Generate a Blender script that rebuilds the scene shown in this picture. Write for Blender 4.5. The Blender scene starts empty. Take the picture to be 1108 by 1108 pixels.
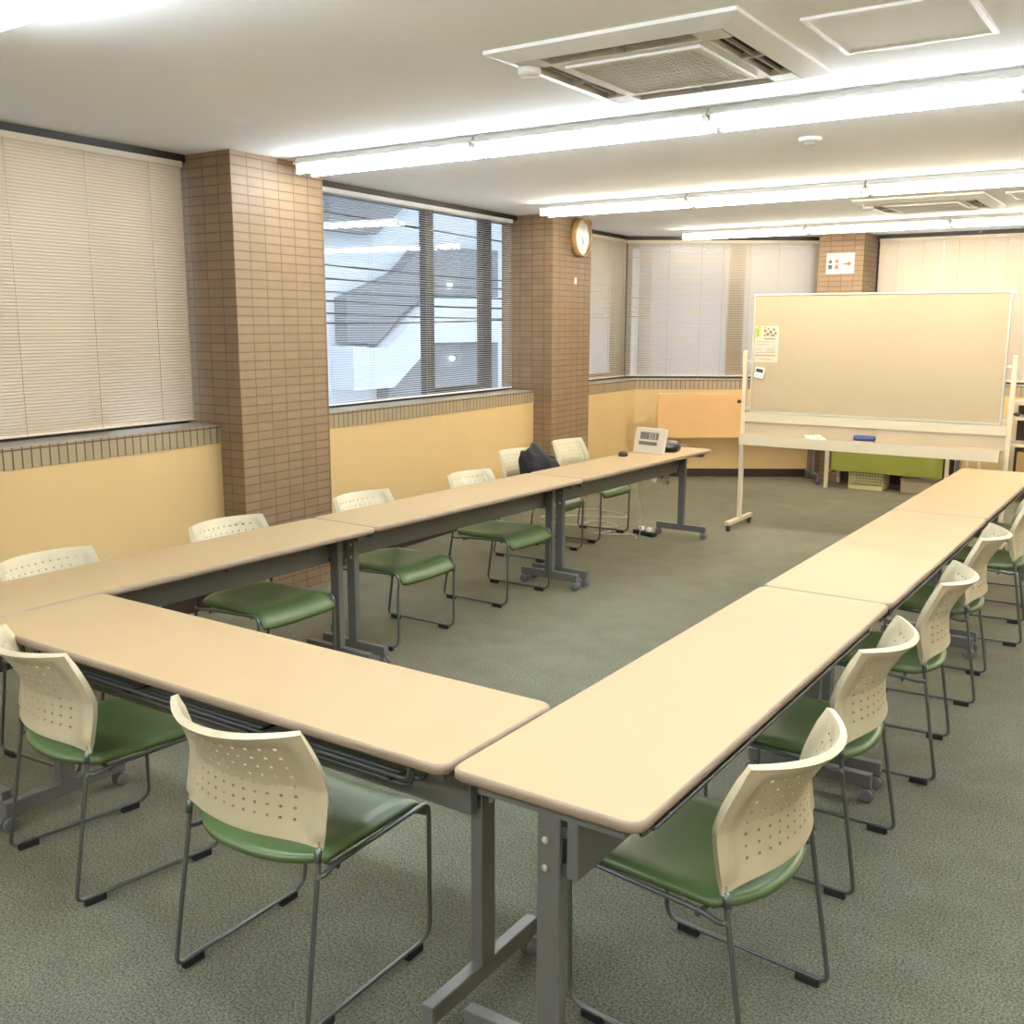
import bpy, bmesh, math, random
from mathutils import Vector, Matrix
PI = math.pi
random.seed(7)
S = bpy.context.scene
C = S.collection

# ------------------------------------------------------------------ camera
def make_camera():
    yaw, pitch, roll, f = 0.5945, 0.1833, 0.0027, 1094.34
    cy, sy, cp, sp = math.cos(yaw), math.sin(yaw), math.cos(pitch), math.sin(pitch)
    fwd = Vector((-sy*cp, cy*cp, -sp)); right = Vector((cy, sy, 0)); up = right.cross(fwd)
    c, s = math.cos(roll), math.sin(roll)
    r2 = c*right + s*up; u2 = -s*right + c*up
    cam = bpy.data.cameras.new('camera'); cam.sensor_width = 36; cam.sensor_fit = 'HORIZONTAL'
    cam.lens = f/1108*36; cam.clip_start = 0.05; cam.clip_end = 200
    o = bpy.data.objects.new('camera', cam); C.objects.link(o)
    M = Matrix((r2, u2, -fwd)).transposed().to_4x4(); M.translation = Vector((1.197, -1.535, 1.5657))
    o.matrix_world = M; S.camera = o
make_camera()

# ------------------------------------------------------------------ sky, exposure
w = bpy.data.worlds.new('sky'); S.world = w; w.use_nodes = True
bg = w.node_tree.nodes['Background']; bg.inputs[0].default_value = (0.80, 0.89, 1.0, 1); bg.inputs[1].default_value = 0.72
S.view_settings.view_transform = 'Standard'; S.view_settings.look = 'None'
S.view_settings.exposure = 1.92; S.view_settings.gamma = 1.0; S.view_settings.use_curve_mapping = False
try:
    S.cycles.use_denoising = True; S.cycles.max_bounces = 9; S.cycles.diffuse_bounces = 5
    S.cycles.transparent_max_bounces = 16; S.cycles.sample_clamp_indirect = 6
except Exception: pass
TUBE_COOL = (0.84, 0.93, 1.0); TUBE_WARM = (1.0, 0.93, 0.79); TUBE_STRENGTH = 15

# ------------------------------------------------------------------ materials
MATS = {}
def mat(name, col, rough=0.5, metal=0.0, var=0.0, vscale=20.0, bump=0.0, bscale=200.0, spec=0.5, emit=None, estr=0.0, trans=0.0):
    if name in MATS: return MATS[name]
    m = bpy.data.materials.new(name); m.use_nodes = True; nt = m.node_tree; b = nt.nodes['Principled BSDF']
    b.inputs['Base Color'].default_value = (*col, 1); b.inputs['Roughness'].default_value = rough
    b.inputs['Metallic'].default_value = metal; b.inputs['Specular IOR Level'].default_value = spec
    tc = nt.nodes.new('ShaderNodeTexCoord')
    if var > 0:
        n = nt.nodes.new('ShaderNodeTexNoise'); n.inputs['Scale'].default_value = vscale; n.inputs['Detail'].default_value = 4
        r = nt.nodes.new('ShaderNodeMapRange'); r.inputs[1].default_value = 0.3; r.inputs[2].default_value = 0.7
        r.inputs[3].default_value = 1-var; r.inputs[4].default_value = 1+var
        mx = nt.nodes.new('ShaderNodeVectorMath'); mx.operation = 'SCALE'; mx.inputs[0].default_value = col
        nt.links.new(tc.outputs['Object'], n.inputs['Vector']); nt.links.new(n.outputs['Fac'], r.inputs[0])
        nt.links.new(r.outputs[0], mx.inputs['Scale']); nt.links.new(mx.outputs[0], b.inputs['Base Color'])
    if bump > 0:
        n = nt.nodes.new('ShaderNodeTexNoise'); n.inputs['Scale'].default_value = bscale
        bp = nt.nodes.new('ShaderNodeBump'); bp.inputs['Strength'].default_value = bump; bp.inputs['Distance'].default_value = 0.003
        nt.links.new(tc.outputs['Object'], n.inputs['Vector']); nt.links.new(n.outputs['Fac'], bp.inputs['Height']); nt.links.new(bp.outputs[0], b.inputs['Normal'])
    if emit:
        b.inputs['Emission Color'].default_value = (*emit, 1); b.inputs['Emission Strength'].default_value = estr
    if trans > 0:
        t = nt.nodes.new('ShaderNodeBsdfTranslucent'); t.inputs[0].default_value = (*col, 1)
        ms = nt.nodes.new('ShaderNodeMixShader'); ms.inputs[0].default_value = trans
        out = nt.nodes['Material Output']
        nt.links.new(b.outputs[0], ms.inputs[1]); nt.links.new(t.outputs[0], ms.inputs[2]); nt.links.new(ms.outputs[0], out.inputs[0])
    MATS[name] = m; return m

def carpet_mat():
    m = bpy.data.materials.new('carpet'); m.use_nodes = True; nt = m.node_tree; b = nt.nodes['Principled BSDF']
    b.inputs['Roughness'].default_value = 0.95; b.inputs['Specular IOR Level'].default_value = 0.1; b.inputs['Sheen Weight'].default_value = 0.22; b.inputs['Sheen Roughness'].default_value = 0.45; b.inputs['Sheen Tint'].default_value = (1.0, 0.68, 0.28, 1)
    tc = nt.nodes.new('ShaderNodeTexCoord')
    n1 = nt.nodes.new('ShaderNodeTexNoise'); n1.inputs['Scale'].default_value = 150; n1.inputs['Detail'].default_value = 6; n1.inputs['Roughness'].default_value = 0.75
    n2 = nt.nodes.new('ShaderNodeTexNoise'); n2.inputs['Scale'].default_value = 1.1; n2.inputs['Detail'].default_value = 4
    n3 = nt.nodes.new('ShaderNodeTexNoise'); n3.inputs['Scale'].default_value = 6; n3.inputs['Detail'].default_value = 5
    cr = nt.nodes.new('ShaderNodeValToRGB'); e = cr.color_ramp.elements
    e[0].position = 0.40; e[0].color = (0.038, 0.044, 0.034, 1); e[1].position = 0.60; e[1].color = (0.175, 0.19, 0.15, 1)
    for n in (n1, n2, n3): nt.links.new(tc.outputs['Object'], n.inputs['Vector'])
    nt.links.new(n1.outputs['Fac'], cr.inputs[0])
    a = nt.nodes.new('ShaderNodeMath'); a.operation = 'ADD'; nt.links.new(n2.outputs['Fac'], a.inputs[0]); nt.links.new(n3.outputs['Fac'], a.inputs[1])
    r = nt.nodes.new('ShaderNodeMapRange'); r.inputs[1].default_value = 0.7; r.inputs[2].default_value = 1.3; r.inputs[3].default_value = 0.80; r.inputs[4].default_value = 1.18
    nt.links.new(a.outputs[0], r.inputs[0])
    v = nt.nodes.new('ShaderNodeVectorMath'); v.operation = 'SCALE'; nt.links.new(cr.outputs[0], v.inputs[0]); nt.links.new(r.outputs[0], v.inputs['Scale'])
    nt.links.new(v.outputs[0], b.inputs['Base Color'])
    bp = nt.nodes.new('ShaderNodeBump'); bp.inputs['Strength'].default_value = 0.6; bp.inputs['Distance'].default_value = 0.004
    nt.links.new(n1.outputs['Fac'], bp.inputs['Height']); nt.links.new(bp.outputs[0], b.inputs['Normal'])
    return m

def tile_mat(name, c1, c2, grout, bw, bh, mortar=0.0035, offset=0.0):
    m = bpy.data.materials.new(name); m.use_nodes = True; nt = m.node_tree; b = nt.nodes['Principled BSDF']
    b.inputs['Roughness'].default_value = 0.62
    uv = nt.nodes.new('ShaderNodeUVMap'); uv.uv_map = 'metres'
    br = nt.nodes.new('ShaderNodeTexBrick'); br.offset = offset; br.offset_frequency = 2; br.squash = 1
    br.inputs['Color1'].default_value = (*c1, 1); br.inputs['Color2'].default_value = (*c2, 1); br.inputs['Mortar'].default_value = (*grout, 1)
    br.inputs['Scale'].default_value = 1; br.inputs['Mortar Size'].default_value = mortar; br.inputs['Mortar Smooth'].default_value = 0.2
    br.inputs['Bias'].default_value = 0; br.inputs['Brick Width'].default_value = bw; br.inputs['Row Height'].default_value = bh
    nt.links.new(uv.outputs[0], br.inputs['Vector'])
    n = nt.nodes.new('ShaderNodeTexNoise'); n.inputs['Scale'].default_value = 9; nt.links.new(uv.outputs[0], n.inputs['Vector'])
    r = nt.nodes.new('ShaderNodeMapRange'); r.inputs[3].default_value = 0.88; r.inputs[4].default_value = 1.12; nt.links.new(n.outputs['Fac'], r.inputs[0])
    v = nt.nodes.new('ShaderNodeVectorMath'); v.operation = 'SCALE'; nt.links.new(br.outputs['Color'], v.inputs[0]); nt.links.new(r.outputs[0], v.inputs['Scale'])
    nt.links.new(v.outputs[0], b.inputs['Base Color'])
    bp = nt.nodes.new('ShaderNodeBump'); bp.invert = True; bp.inputs['Strength'].default_value = 0.7; bp.inputs['Distance'].default_value = 0.004
    nt.links.new(br.outputs['Fac'], bp.inputs['Height']); nt.links.new(bp.outputs[0], b.inputs['Normal'])
    return m

def glass_mat():
    m = bpy.data.materials.new('window_glass'); m.use_nodes = True; nt = m.node_tree; nt.nodes.remove(nt.nodes['Principled BSDF'])
    t = nt.nodes.new('ShaderNodeBsdfTransparent'); t.inputs[0].default_value = (0.93, 0.96, 0.97, 1)
    g = nt.nodes.new('ShaderNodeBsdfGlossy'); g.inputs['Roughness'].default_value = 0.02
    fr = nt.nodes.new('ShaderNodeFresnel'); fr.inputs[0].default_value = 1.5
    mx = nt.nodes.new('ShaderNodeMixShader'); ge = nt.nodes.new('ShaderNodeNewGeometry'); k = nt.nodes.new('ShaderNodeMath'); k.operation = 'SUBTRACT'; k.inputs[0].default_value = 1
    nt.links.new(ge.outputs['Backfacing'], k.inputs[1]); k2 = nt.nodes.new('ShaderNodeMath'); k2.operation = 'MULTIPLY'
    nt.links.new(fr.outputs[0], k2.inputs[0]); nt.links.new(k.outputs[0], k2.inputs[1]); nt.links.new(k2.outputs[0], mx.inputs[0]); nt.links.new(t.outputs[0], mx.inputs[1]); nt.links.new(g.outputs[0], mx.inputs[2])
    nt.links.new(mx.outputs[0], nt.nodes['Material Output'].inputs[0]); return m

M_wall = mat('cream_wall', (0.575, 0.40, 0.18), 0.7, var=0.02, vscale=3)
M_ceil = mat('ceiling_paint', (0.93, 0.94, 0.97), 0.9, var=0.012, vscale=2)
M_carpet = carpet_mat()
M_tile = tile_mat('brown_wall_tile', (0.245, 0.157, 0.083), (0.218, 0.136, 0.071), (0.12, 0.078, 0.045), 0.118, 0.0487)
M_silltile = tile_mat('olive_sill_tile', (0.34, 0.26, 0.15), (0.30, 0.23, 0.135), (0.09, 0.065, 0.04), 0.047, 0.5, 0.004)
M_silltop = mat('sill_top_tile', (0.34, 0.30, 0.24), 0.4)
M_dark = mat('dark_bronze_frame', (0.022, 0.017, 0.012), 0.45)
M_base = mat('dark_baseboard', (0.03, 0.017, 0.012), 0.5)
M_glass = glass_mat()
M_slat = mat('cream_slat', (0.86, 0.77, 0.64), 0.5, trans=0.3)
M_slat_white = mat('pale_slat', (0.88, 0.88, 0.88), 0.5, trans=0.1)
M_cord = mat('blind_cord', (0.45, 0.38, 0.28), 0.8)
M_top = mat('maple_laminate', (0.365, 0.255, 0.135), 0.55, var=0.015, vscale=5, spec=0.22)
M_edge = mat('tabletop_edge_band', (0.27, 0.20, 0.14), 0.5)
M_leg = mat('grey_painted_steel', (0.145, 0.145, 0.135), 0.42, 0.25)
M_rod = mat('dark_steel_rod', (0.10, 0.105, 0.10), 0.35, 0.6)
M_caster = mat('grey_caster_plastic', (0.13, 0.135, 0.14), 0.4)
M_black = mat('black_rubber', (0.012, 0.012, 0.013), 0.6)
M_frame = mat('chair_steel', (0.15, 0.16, 0.155), 0.33, 0.7)
M_vinyl = mat('green_vinyl', (0.080, 0.130, 0.042), 0.36, var=0.06, vscale=6, spec=0.6)
M_back = mat('ivory_plastic', (0.455, 0.395, 0.262), 0.45)
M_white = mat('white_enamel', (0.80, 0.79, 0.76), 0.4)
M_acwhite = mat('air_conditioner_plastic', (0.72, 0.71, 0.68), 0.45)
M_acgrey = mat('grille_grey', (0.42, 0.42, 0.40), 0.5)
M_cream = mat('cream_enamel', (0.52, 0.44, 0.31), 0.4)
M_wboard = mat('whiteboard_surface', (0.385, 0.302, 0.188), 0.35, spec=0.25)
M_tray = mat('beige_tray', (0.40, 0.31, 0.20), 0.5)
M_alu = mat('pale_aluminium', (0.46, 0.43, 0.35), 0.35, 0.3)
M_greenpanel = mat('olive_green_panel', (0.22, 0.23, 0.035), 0.5)
M_bag = mat('black_fabric', (0.006, 0.005, 0.005), 0.75, bump=0.5, bscale=60)
M_screen = mat('lcd_grey', (0.16, 0.14, 0.11), 0.3)
M_digit = mat('lcd_light_digit', (0.50, 0.45, 0.36), 0.4)
M_paper = mat('white_paper', (0.47, 0.455, 0.42), 0.7)

# ------------------------------------------------------------------ mesh helpers
def link(name, bm, m, parent=None, smooth=False, loc=None):
    me = bpy.data.meshes.new(name)
    bmesh.ops.recalc_face_normals(bm, faces=bm.faces)
    if smooth:
        for f in bm.faces: f.smooth = True
    bm.to_mesh(me); bm.free()
    for mm in (m if isinstance(m, (list, tuple)) else [m]): me.materials.append(mm)
    o = bpy.data.objects.new(name, me); C.objects.link(o)
    if parent is not None: o.parent = parent
    if loc is not None: o.location = loc
    return o
def tag(o, label, cat, group=None, kind=None):
    o['label'] = label; o['category'] = cat
    if group: o['group'] = group
    if kind: o['kind'] = kind
    return o
def thing(name, label, cat, loc=(0, 0, 0), rz=0.0, group=None):
    o = bpy.data.objects.new(name, None); C.objects.link(o); o.location = loc; o.rotation_euler = (0, 0, rz)
    o.empty_display_size = 0.1
    return tag(o, label, cat, group)
def struct(name, bm, m, parent=None, smooth=False):
    o = link(name, bm, m, parent, smooth)
    if parent is None: o['kind'] = 'structure'
    return o
def box(bm, x0, x1, y0, y1, z0, z1, mi=0, bev=0.0):
    vs = [bm.verts.new((x, y, z)) for z in (z0, z1) for y in (y0, y1) for x in (x0, x1)]
    fs = [bm.faces.new([vs[i] for i in q]) for q in ((0, 2, 3, 1), (4, 5, 7, 6), (0, 1, 5, 4), (2, 6, 7, 3), (0, 4, 6, 2), (1, 3, 7, 5))]
    for f in fs: f.material_index = mi
    if bev > 0:
        es = list({e for f in fs for e in f.edges})
        bmesh.ops.bevel(bm, geom=es, offset=bev, segments=2, affect='EDGES', profile=0.5)
    return bm
def B(*a, **k):
    bm = bmesh.new(); box(bm, *a, **k); return bm
def prism(bm, pts, z0, z1, mi=0, mi_side=None, uvs=False):
    """vertical prism over a 2D outline"""
    lo = [bm.verts.new((x, y, z0)) for x, y in pts]; hi = [bm.verts.new((x, y, z1)) for x, y in pts]
    n = len(pts); f1 = bm.faces.new(lo[::-1]); f2 = bm.faces.new(hi); f1.material_index = f2.material_index = mi
    uvl = bm.loops.layers.uv.get('metres') or bm.loops.layers.uv.new('metres')
    s = 0
    for i in range(n):
        j = (i+1) % n; L = math.dist(pts[i], pts[j])
        f = bm.faces.new([lo[i], lo[j], hi[j], hi[i]]); f.material_index = mi if mi_side is None else mi_side
        for lp, (u, v) in zip(f.loops, ((s, z0), (s+L, z0), (s+L, z1), (s, z1))): lp[uvl].uv = (u, v)
        s += L
    return bm
def P(pts, z0, z1, **k):
    bm = bmesh.new(); prism(bm, pts, z0, z1, **k); return bm
def fillet(pts, r, seg=5):
    pts = [Vector(p) for p in pts]; out = [pts[0]]
    for i in range(1, len(pts)-1):
        a, b, c = pts[i-1], pts[i], pts[i+1]
        rr = r[i] if isinstance(r, dict) and i in r else (r.get('d', 0.02) if isinstance(r, dict) else r)
        u = (a-b); v = (c-b); d = min(rr, u.length*0.49, v.length*0.49); u.normalize(); v.normalize()
        p0 = b+u*d; p1 = b+v*d
        for k in range(seg+1):
            t = k/seg; out.append(p0*(1-t)**2 + b*2*t*(1-t) + p1*t**2)
    out.append(pts[-1]); return out
def tube(bm, pts, r, seg=8, cap=True, ry=None, mi=0):
    pts = [Vector(p) for p in pts]; n = len(pts); rings = []
    t0 = (pts[1]-pts[0]).normalized(); ref = Vector((0, 0, 1)) if abs(t0.z) < 0.9 else Vector((1, 0, 0))
    nx = t0.cross(ref).normalized()
    for i, p in enumerate(pts):
        t = (pts[min(i+1, n-1)]-pts[max(i-1, 0)]).normalized()
        nx = (nx - t*nx.dot(t)).normalized(); ny = t.cross(nx)
        rr = r[i] if isinstance(r, (list, tuple)) else r
        rings.append([bm.verts.new(p + nx*math.cos(2*PI*k/seg)*rr + ny*math.sin(2*PI*k/seg)*(rr if ry is None else ry)) for k in range(seg)])
    for a, b in zip(rings, rings[1:]):
        for k in range(seg):
            f = bm.faces.new([a[k], a[(k+1) % seg], b[(k+1) % seg], b[k]]); f.smooth = True; f.material_index = mi
    if cap:
        for rg in (rings[0][::-1], rings[-1]):
            f = bm.faces.new(rg); f.material_index = mi
    return bm
def lathe(bm, prof, seg=24, axis='z', origin=(0, 0, 0), mi=0, smooth=True):
    """prof: list of (radius, height)"""
    O = Vector(origin)
    def pt(r, h, a):
        c, s = math.cos(a)*r, math.sin(a)*r
        return O + (Vector((c, s, h)) if axis == 'z' else Vector((h, c, s)) if axis == 'x' else Vector((s, h, c)))
    rings = [[bm.verts.new(pt(max(r, 1e-5), h, 2*PI*k/seg)) for k in range(seg)] for r, h in prof]
    for a, b in zip(rings, rings[1:]):
        for k in range(seg):
            f = bm.faces.new([a[k], a[(k+1) % seg], b[(k+1) % seg], b[k]]); f.smooth = smooth; f.material_index = mi
    for rg in (rings[0][::-1], rings[-1]):
        f = bm.faces.new(rg); f.material_index = mi
    return bm
def dup_tree(o, parent=None):
    c = o.copy(); C.objects.link(c)
    if parent is not None:
        c.parent = parent; c.matrix_parent_inverse = o.matrix_parent_inverse.copy()
    for ch in list(o.children): dup_tree(ch, c)
    return c
def rrect(x0, x1, y0, y1, r, seg=5):
    out = []
    for cx, cy, a0 in ((x1-r, y1-r, 0), (x0+r, y1-r, PI/2), (x0+r, y0+r, PI), (x1-r, y0+r, 1.5*PI)):
        for k in range(seg+1):
            a = a0+PI/2*k/seg; out.append((cx+r*math.cos(a), cy+r*math.sin(a)))
    return out

# ------------------------------------------------------------------ the room
ZC = 2.461
def W(y, off=0.0): return (-3.36+off-0.062*y, y)
FW = Vector((-0.5601, 0.8284)); RT = Vector((0.8284, 0.5601)); CAM2 = Vector((1.197, -1.535))
def D(depth, s):                                   # a point on a line across the diagonal wall
    p = CAM2+FW*depth+RT*s; return (p.x, p.y)
def cross_left(depth, off):                        # where a diagonal-wall line meets the left wall line
    a = CAM2+FW*depth
    s = (-3.36+off-0.062*a.y-a.x)/(RT.x+0.062*RT.y); return D(depth, s)
def cross_back(depth, y):
    a = CAM2+FW*depth; s = (y-a.y)/RT.y; return D(depth, s)
DW, DP, YB = 10.76, 10.53, 9.26                     # diagonal window plane, its parapet face, back window plane
C1, C2 = cross_left(DW, 0.0), cross_back(DW, YB)
P1, P2 = cross_left(DP, 0.2), cross_back(DP, YB-0.2)
X1, Y0 = 3.6, -4.2
OUT = [cross_left(DW+0.14, -0.14), cross_back(DW+0.14, YB+0.14)]

struct('floor', P([W(Y0, -.3), (X1+.2, Y0), (X1+.2, YB+.3), (OUT[1][0]-.1, YB+.3), (OUT[0][0]-.2, OUT[0][1]+.1)], -0.08, 0.0), M_carpet)
struct('ceiling', P([W(Y0, -.3), (X1+.2, Y0), (X1+.2, YB+.3), (OUT[1][0]-.1, YB+.3), (OUT[0][0]-.2, OUT[0][1]+.1)], ZC, ZC+0.1), M_ceil)
struct('wall_right', B(X1, X1+.12, Y0, YB+.15, 0, ZC), M_wall)
struct('wall_rear', B(-3.4, X1+.12, Y0-.12, Y0, 0, ZC), M_wall)
ZS = 0.912; ZT = 1.012
struct('wall_left', P([W(Y0, 0.2), P1, OUT[0], W(Y0, -0.14)], 0, ZS), M_wall)
struct('wall_diagonal', P([P1, P2, OUT[1], OUT[0]], 0, ZS), M_wall)
struct('wall_back', P([P2, (X1, YB-.2), (X1, YB+.14), OUT[1]], 0, ZS), M_wall)
struct('trim_1', P([W(Y0, 0.205), cross_left(DP-.005, .205), OUT[0], W(Y0, -0.14)], ZS, ZT, mi=1, mi_side=0), [M_silltile, M_silltop])
struct('trim_2', P([cross_left(DP-.005, .205), cross_back(DP-.005, YB-.205), OUT[1], OUT[0]], ZS, ZT, mi=1, mi_side=0), [M_silltile, M_silltop])
struct('trim_3', P([cross_back(DP-.005, YB-.205), (X1, YB-.205), (X1, YB+.14), OUT[1]], ZS, ZT, mi=1, mi_side=0), [M_silltile, M_silltop])
def strip_between(a, b, t, z0, z1):                # a bar from a to b (2D), t thick to its left and right
    a = Vector(a); b = Vector(b); d = (b-a).normalized(); n = Vector((-d.y, d.x))*t/2
    return [tuple(a-n), tuple(b-n), tuple(b+n), tuple(a+n)]
# dark rail under the ceiling, baseboards
struct('trim_4', P(strip_between(W(Y0, .0), C1, .05, 0, 0), ZC-.04, ZC), M_dark)
struct('trim_5', P(strip_between(C1, C2, .05, 0, 0), ZC-.04, ZC), M_dark)
struct('trim_6', P(strip_between(C2, (X1, YB), .05, 0, 0), ZC-.04, ZC), M_dark)
struct('baseboard_left', P(strip_between(W(Y0, .205), cross_left(DP-.006, .206), .012, 0, 0), 0, .085), M_base)
struct('baseboard_diagonal', P(strip_between(cross_left(DP-.006, .206), cross_back(DP-.006, YB-.206), .012, 0, 0), 0, .085), M_base)
struct('baseboard_back', P(strip_between(cross_back(DP-.006, YB-.206), (X1, YB-.206), .012, 0, 0), 0, .085), M_base)

def pillar(pts): return struct('pillar', P(pts, 0, ZC), M_tile)
pillar([W(2.21, .38), W(2.93, .38), W(2.93, -.13), W(2.21, -.13)])
pillar([W(5.76, .38), W(6.47, .38), W(6.47, -.13), W(5.76, -.13)])
pillar([(-2.10, 8.80), (-1.655, 8.80), (-1.655, 9.38), (-2.10, 9.38)])

# ------------------------------------------------------------------ windows with real panes
wn = [0]
def window(a, b, mull, zb=ZT, zt=ZC-.035, sash=None):
    """a, b: 2D ends of the glass line; mull: [(s0, s1)] mullions as distances from a"""
    wn[0] += 1
    a = Vector(a); b = Vector(b); L = (b-a).length; d = (b-a).normalized()
    root = bpy.data.objects.new('window_%d' % wn[0], None); C.objects.link(root); root['kind'] = 'structure'
    root.location = (a.x, a.y, zb); root.rotation_euler = (0, 0, math.atan2(d.y, d.x))
    h = zt-zb
    bm = bmesh.new()
    box(bm, 0, L, -.03, .03, 0, .022); box(bm, 0, L, -.03, .03, h-.03, h)
    for s0, s1 in mull: box(bm, s0, s1, -.03, .03, .022, h-.03)
    if sash:
        for s0, s1 in sash: box(bm, s0, s1, -.035, .02, .022, .07)
    link('window_frame', bm, M_dark, root)
    link('pane', B(.005, L-.005, -.003, .003, .01, h-.01), M_glass, root)
    return root
window(W(-4.1, -.08), W(2.2, -.08), [(0, .05), (2.2, 2.28), (3.9, 3.98), (5.7, 5.78)], sash=[(3.98, 5.7)])
window(W(2.94, -.08), W(5.75, -.08), [(0, .03), (1.60, 1.70), (2.40, 2.53)], sash=[(1.70, 2.40)])
g1 = cross_left(DW+.08, -.08); g2 = cross_back(DW+.08, YB+.08)
window(W(6.48, -.08), g1, [(0, .04), (1.42, 1.62)], sash=[(0.04, 1.42)])
window(g1, (-2.11, g2[1]-.08), [(0, .12), (1.13, 1.29), (2.0, 2.05)], sash=[(1.13, 2.0)])
window((-1.65, YB+.08), (X1, YB+.08), [(0, .05), (1.3, 1.38), (2.6, 2.68), (3.9, 3.98)])

# ------------------------------------------------------------------ venetian blinds
def blind(a, b, label, group=None, tilt=62, m=M_slat, zb=1.035, zt=ZC-.0405, cords=(0.12, 0.42, 0.72, 0.95), wand=None, flip=1):
    a = Vector(a); b = Vector(b); L = (b-a).length; d = (b-a).normalized()
    r = thing('venetian_blind', label, 'window blind', (a.x, a.y, zb), math.atan2(d.y, d.x), group)
    h = zt-zb
    link('head_rail', B(0, L, -.014, .014, h-.03, h), m, r)
    link('bottom_rail', B(0.003, L-.003, -.011, .011, 0, .012, bev=.002), m, r)
    bm = bmesh.new(); pitch = .0158; n = int((h-.036)/pitch); t = math.radians(tilt)*flip; wd = .0100
    for i in range(n):
        z = .022+i*pitch; sec = []
        for k in (-1, 0, 1):
            yy = k*wd; zz = .0016*(1-abs(k))
            sec.append((yy*math.cos(t)-zz*math.sin(t), yy*math.sin(t)+zz*math.cos(t)))
        th = .0006
        ring = sec + [(y_, z_-th) for y_, z_ in sec[::-1]]
        A_ = [bm.verts.new((.0005, y_, z+z_)) for y_, z_ in ring]; B_ = [bm.verts.new((L-.0005, y_, z+z_)) for y_, z_ in ring]
        for k in range(6): bm.faces.new([A_[k], A_[(k+1) % 6], B_[(k+1) % 6], B_[k]])
        bm.faces.new(A_[::-1]); bm.faces.new(B_)
    link('slats', bm, m, r)
    for c in cords:
        bm = bmesh.new(); tube(bm, [(c*L, -.0135, h-.025), (c*L, -.0135, .004), (c*L, 0, .001), (c*L, .0135, .004), (c*L, .0135, h-.025)], .0011, 4)
        link('ladder_cord', bm, M_cord, r)
    if wand is not None:
        bm = bmesh.new(); tube(bm, [(wand*L, -.022, h-.03), (wand*L, -.022, h*.32)], .004, 6)
        link('tilt_wand', bm, M_cord, r)
    return r
# local +Y of a blind points to the left of a->b; slats: room edge high, window edge low
GB = 'venetian blinds on the windows'
TL = -52
blind(W(-1.05, .03), W(2.17, .03), 'cream venetian blind nearly closed, left of the first brown tiled pillar', 'blinds', tilt=-52, cords=(.1, .3, .45, .56, .68, .81, .93))
blind(W(2.97, .03), W(5.66, .03), 'pale venetian blind with open slats between the two big tiled pillars', 'blinds', tilt=-4, m=M_slat_white, cords=(.08, .3, .55, .8, .97))
blind(W(6.5, .03), W(7.985, .03), 'narrow cream venetian blind just right of the round wall clock', 'blinds', tilt=-38, cords=(.3, .7, .93))
d0 = Vector(C1)+RT*.012-FW*.03; d1 = d0+RT*1.018; d2 = d0+RT*1.019; d3 = d0+RT*2.0
blind(d0, d1, 'cream venetian blind above the orange tabletop panel, beside the room corner', 'blinds', tilt=-34, cords=(.1, .42, .75, .97))
blind(d2, d3, 'cream venetian blind on the angled wall, left of the toilet sign pillar', 'blinds', tilt=-38, cords=(.25, .55, .9))
blind((-1.62, YB-.03), (-1.013, YB-.03), 'narrow cream blind right beside the pillar with the arrow sign', 'blinds', tilt=TL, cords=(.3, .7))
blind((-1.01, YB-.03), (-.543, YB-.03), 'middle cream blind on the back wall above the whiteboard', 'blinds', tilt=TL, cords=(.3, .8))
blind((-.54, YB-.03), (1.1, YB-.03), 'wide cream blind behind the right end of the whiteboard', 'blinds', tilt=TL, cords=(.06, .3, .6, .9))
blind((1.11, YB-.03), (3.5, YB-.03), 'wide cream blind at the far right of the back wall', 'blinds', tilt=TL, cords=(.06, .3, .6, .9))
for o in C.objects:
    if o.get('group') == 'blinds': o['group'] = GB

# ------------------------------------------------------------------ outside: building across the street
M_out = mat('outside_white_wall', (0.62, 0.66, 0.72), 0.8)
M_outgrey = mat('outside_concrete_and_shade', (0.19, 0.205, 0.23), 0.8)  # concrete grey, also painted in for shade in the stair voids
M_outpink = mat('outside_pink_wall', (0.55, 0.36, 0.36), 0.8)
M_outdark = mat('outside_window_dark', (0.08, 0.10, 0.13), 0.3)
struct('street_ground', B(-40, -3.9, -30, 40, -3.4, -3.3), mat('street_asphalt', (0.16, 0.16, 0.165), 0.9))
bld = thing('apartment_building', 'pale blue-white building with outdoor stairs seen through the open blind', 'building', (-9.6, 12, -3.3))
link('facade', B(-3, -.0, -3.2, 8, 0, 9.5), M_out, bld)
link('side_wall', B(-.9, -.3, -4.4, -3.22, 0, 9.5), M_outpink, bld)
def yz_slab(name, pts, x0, x1, m):
    bm = bmesh.new(); a = [bm.verts.new((x0, y-12, z+3.3)) for y, z in pts]; b = [bm.verts.new((x1, y-12, z+3.3)) for y, z in pts]; n = len(pts)
    bm.faces.new(a); bm.faces.new(b[::-1])
    for i in range(n): bm.faces.new([a[i], a[(i+1) % n], b[(i+1) % n], b[i]])
    return link(name, bm, m, bld)
yz_slab('stair_shade_slab', [(9.7, 1.30), (10.35, 1.26), (11.0, 1.75), (11.6, 2.05), (13.6, 2.05), (13.6, 2.85), (11.5, 2.80), (10.9, 2.35), (9.7, 1.95)], 0, .25, M_outgrey)  # this and the next two: shaded voids of the stairs, built as grey slabs
yz_slab('stair_shade_slab', [(10.6, .3), (10.6, .62), (11.55, 1.25), (13.6, 1.25), (13.6, .3)], 0, .25, M_outgrey)
yz_slab('stair_shade_slab', [(9.4, 2.9), (10.4, 2.9), (11.4, 3.6), (11.4, 4.4), (9.4, 3.5)], 0, .25, M_outgrey)
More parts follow.
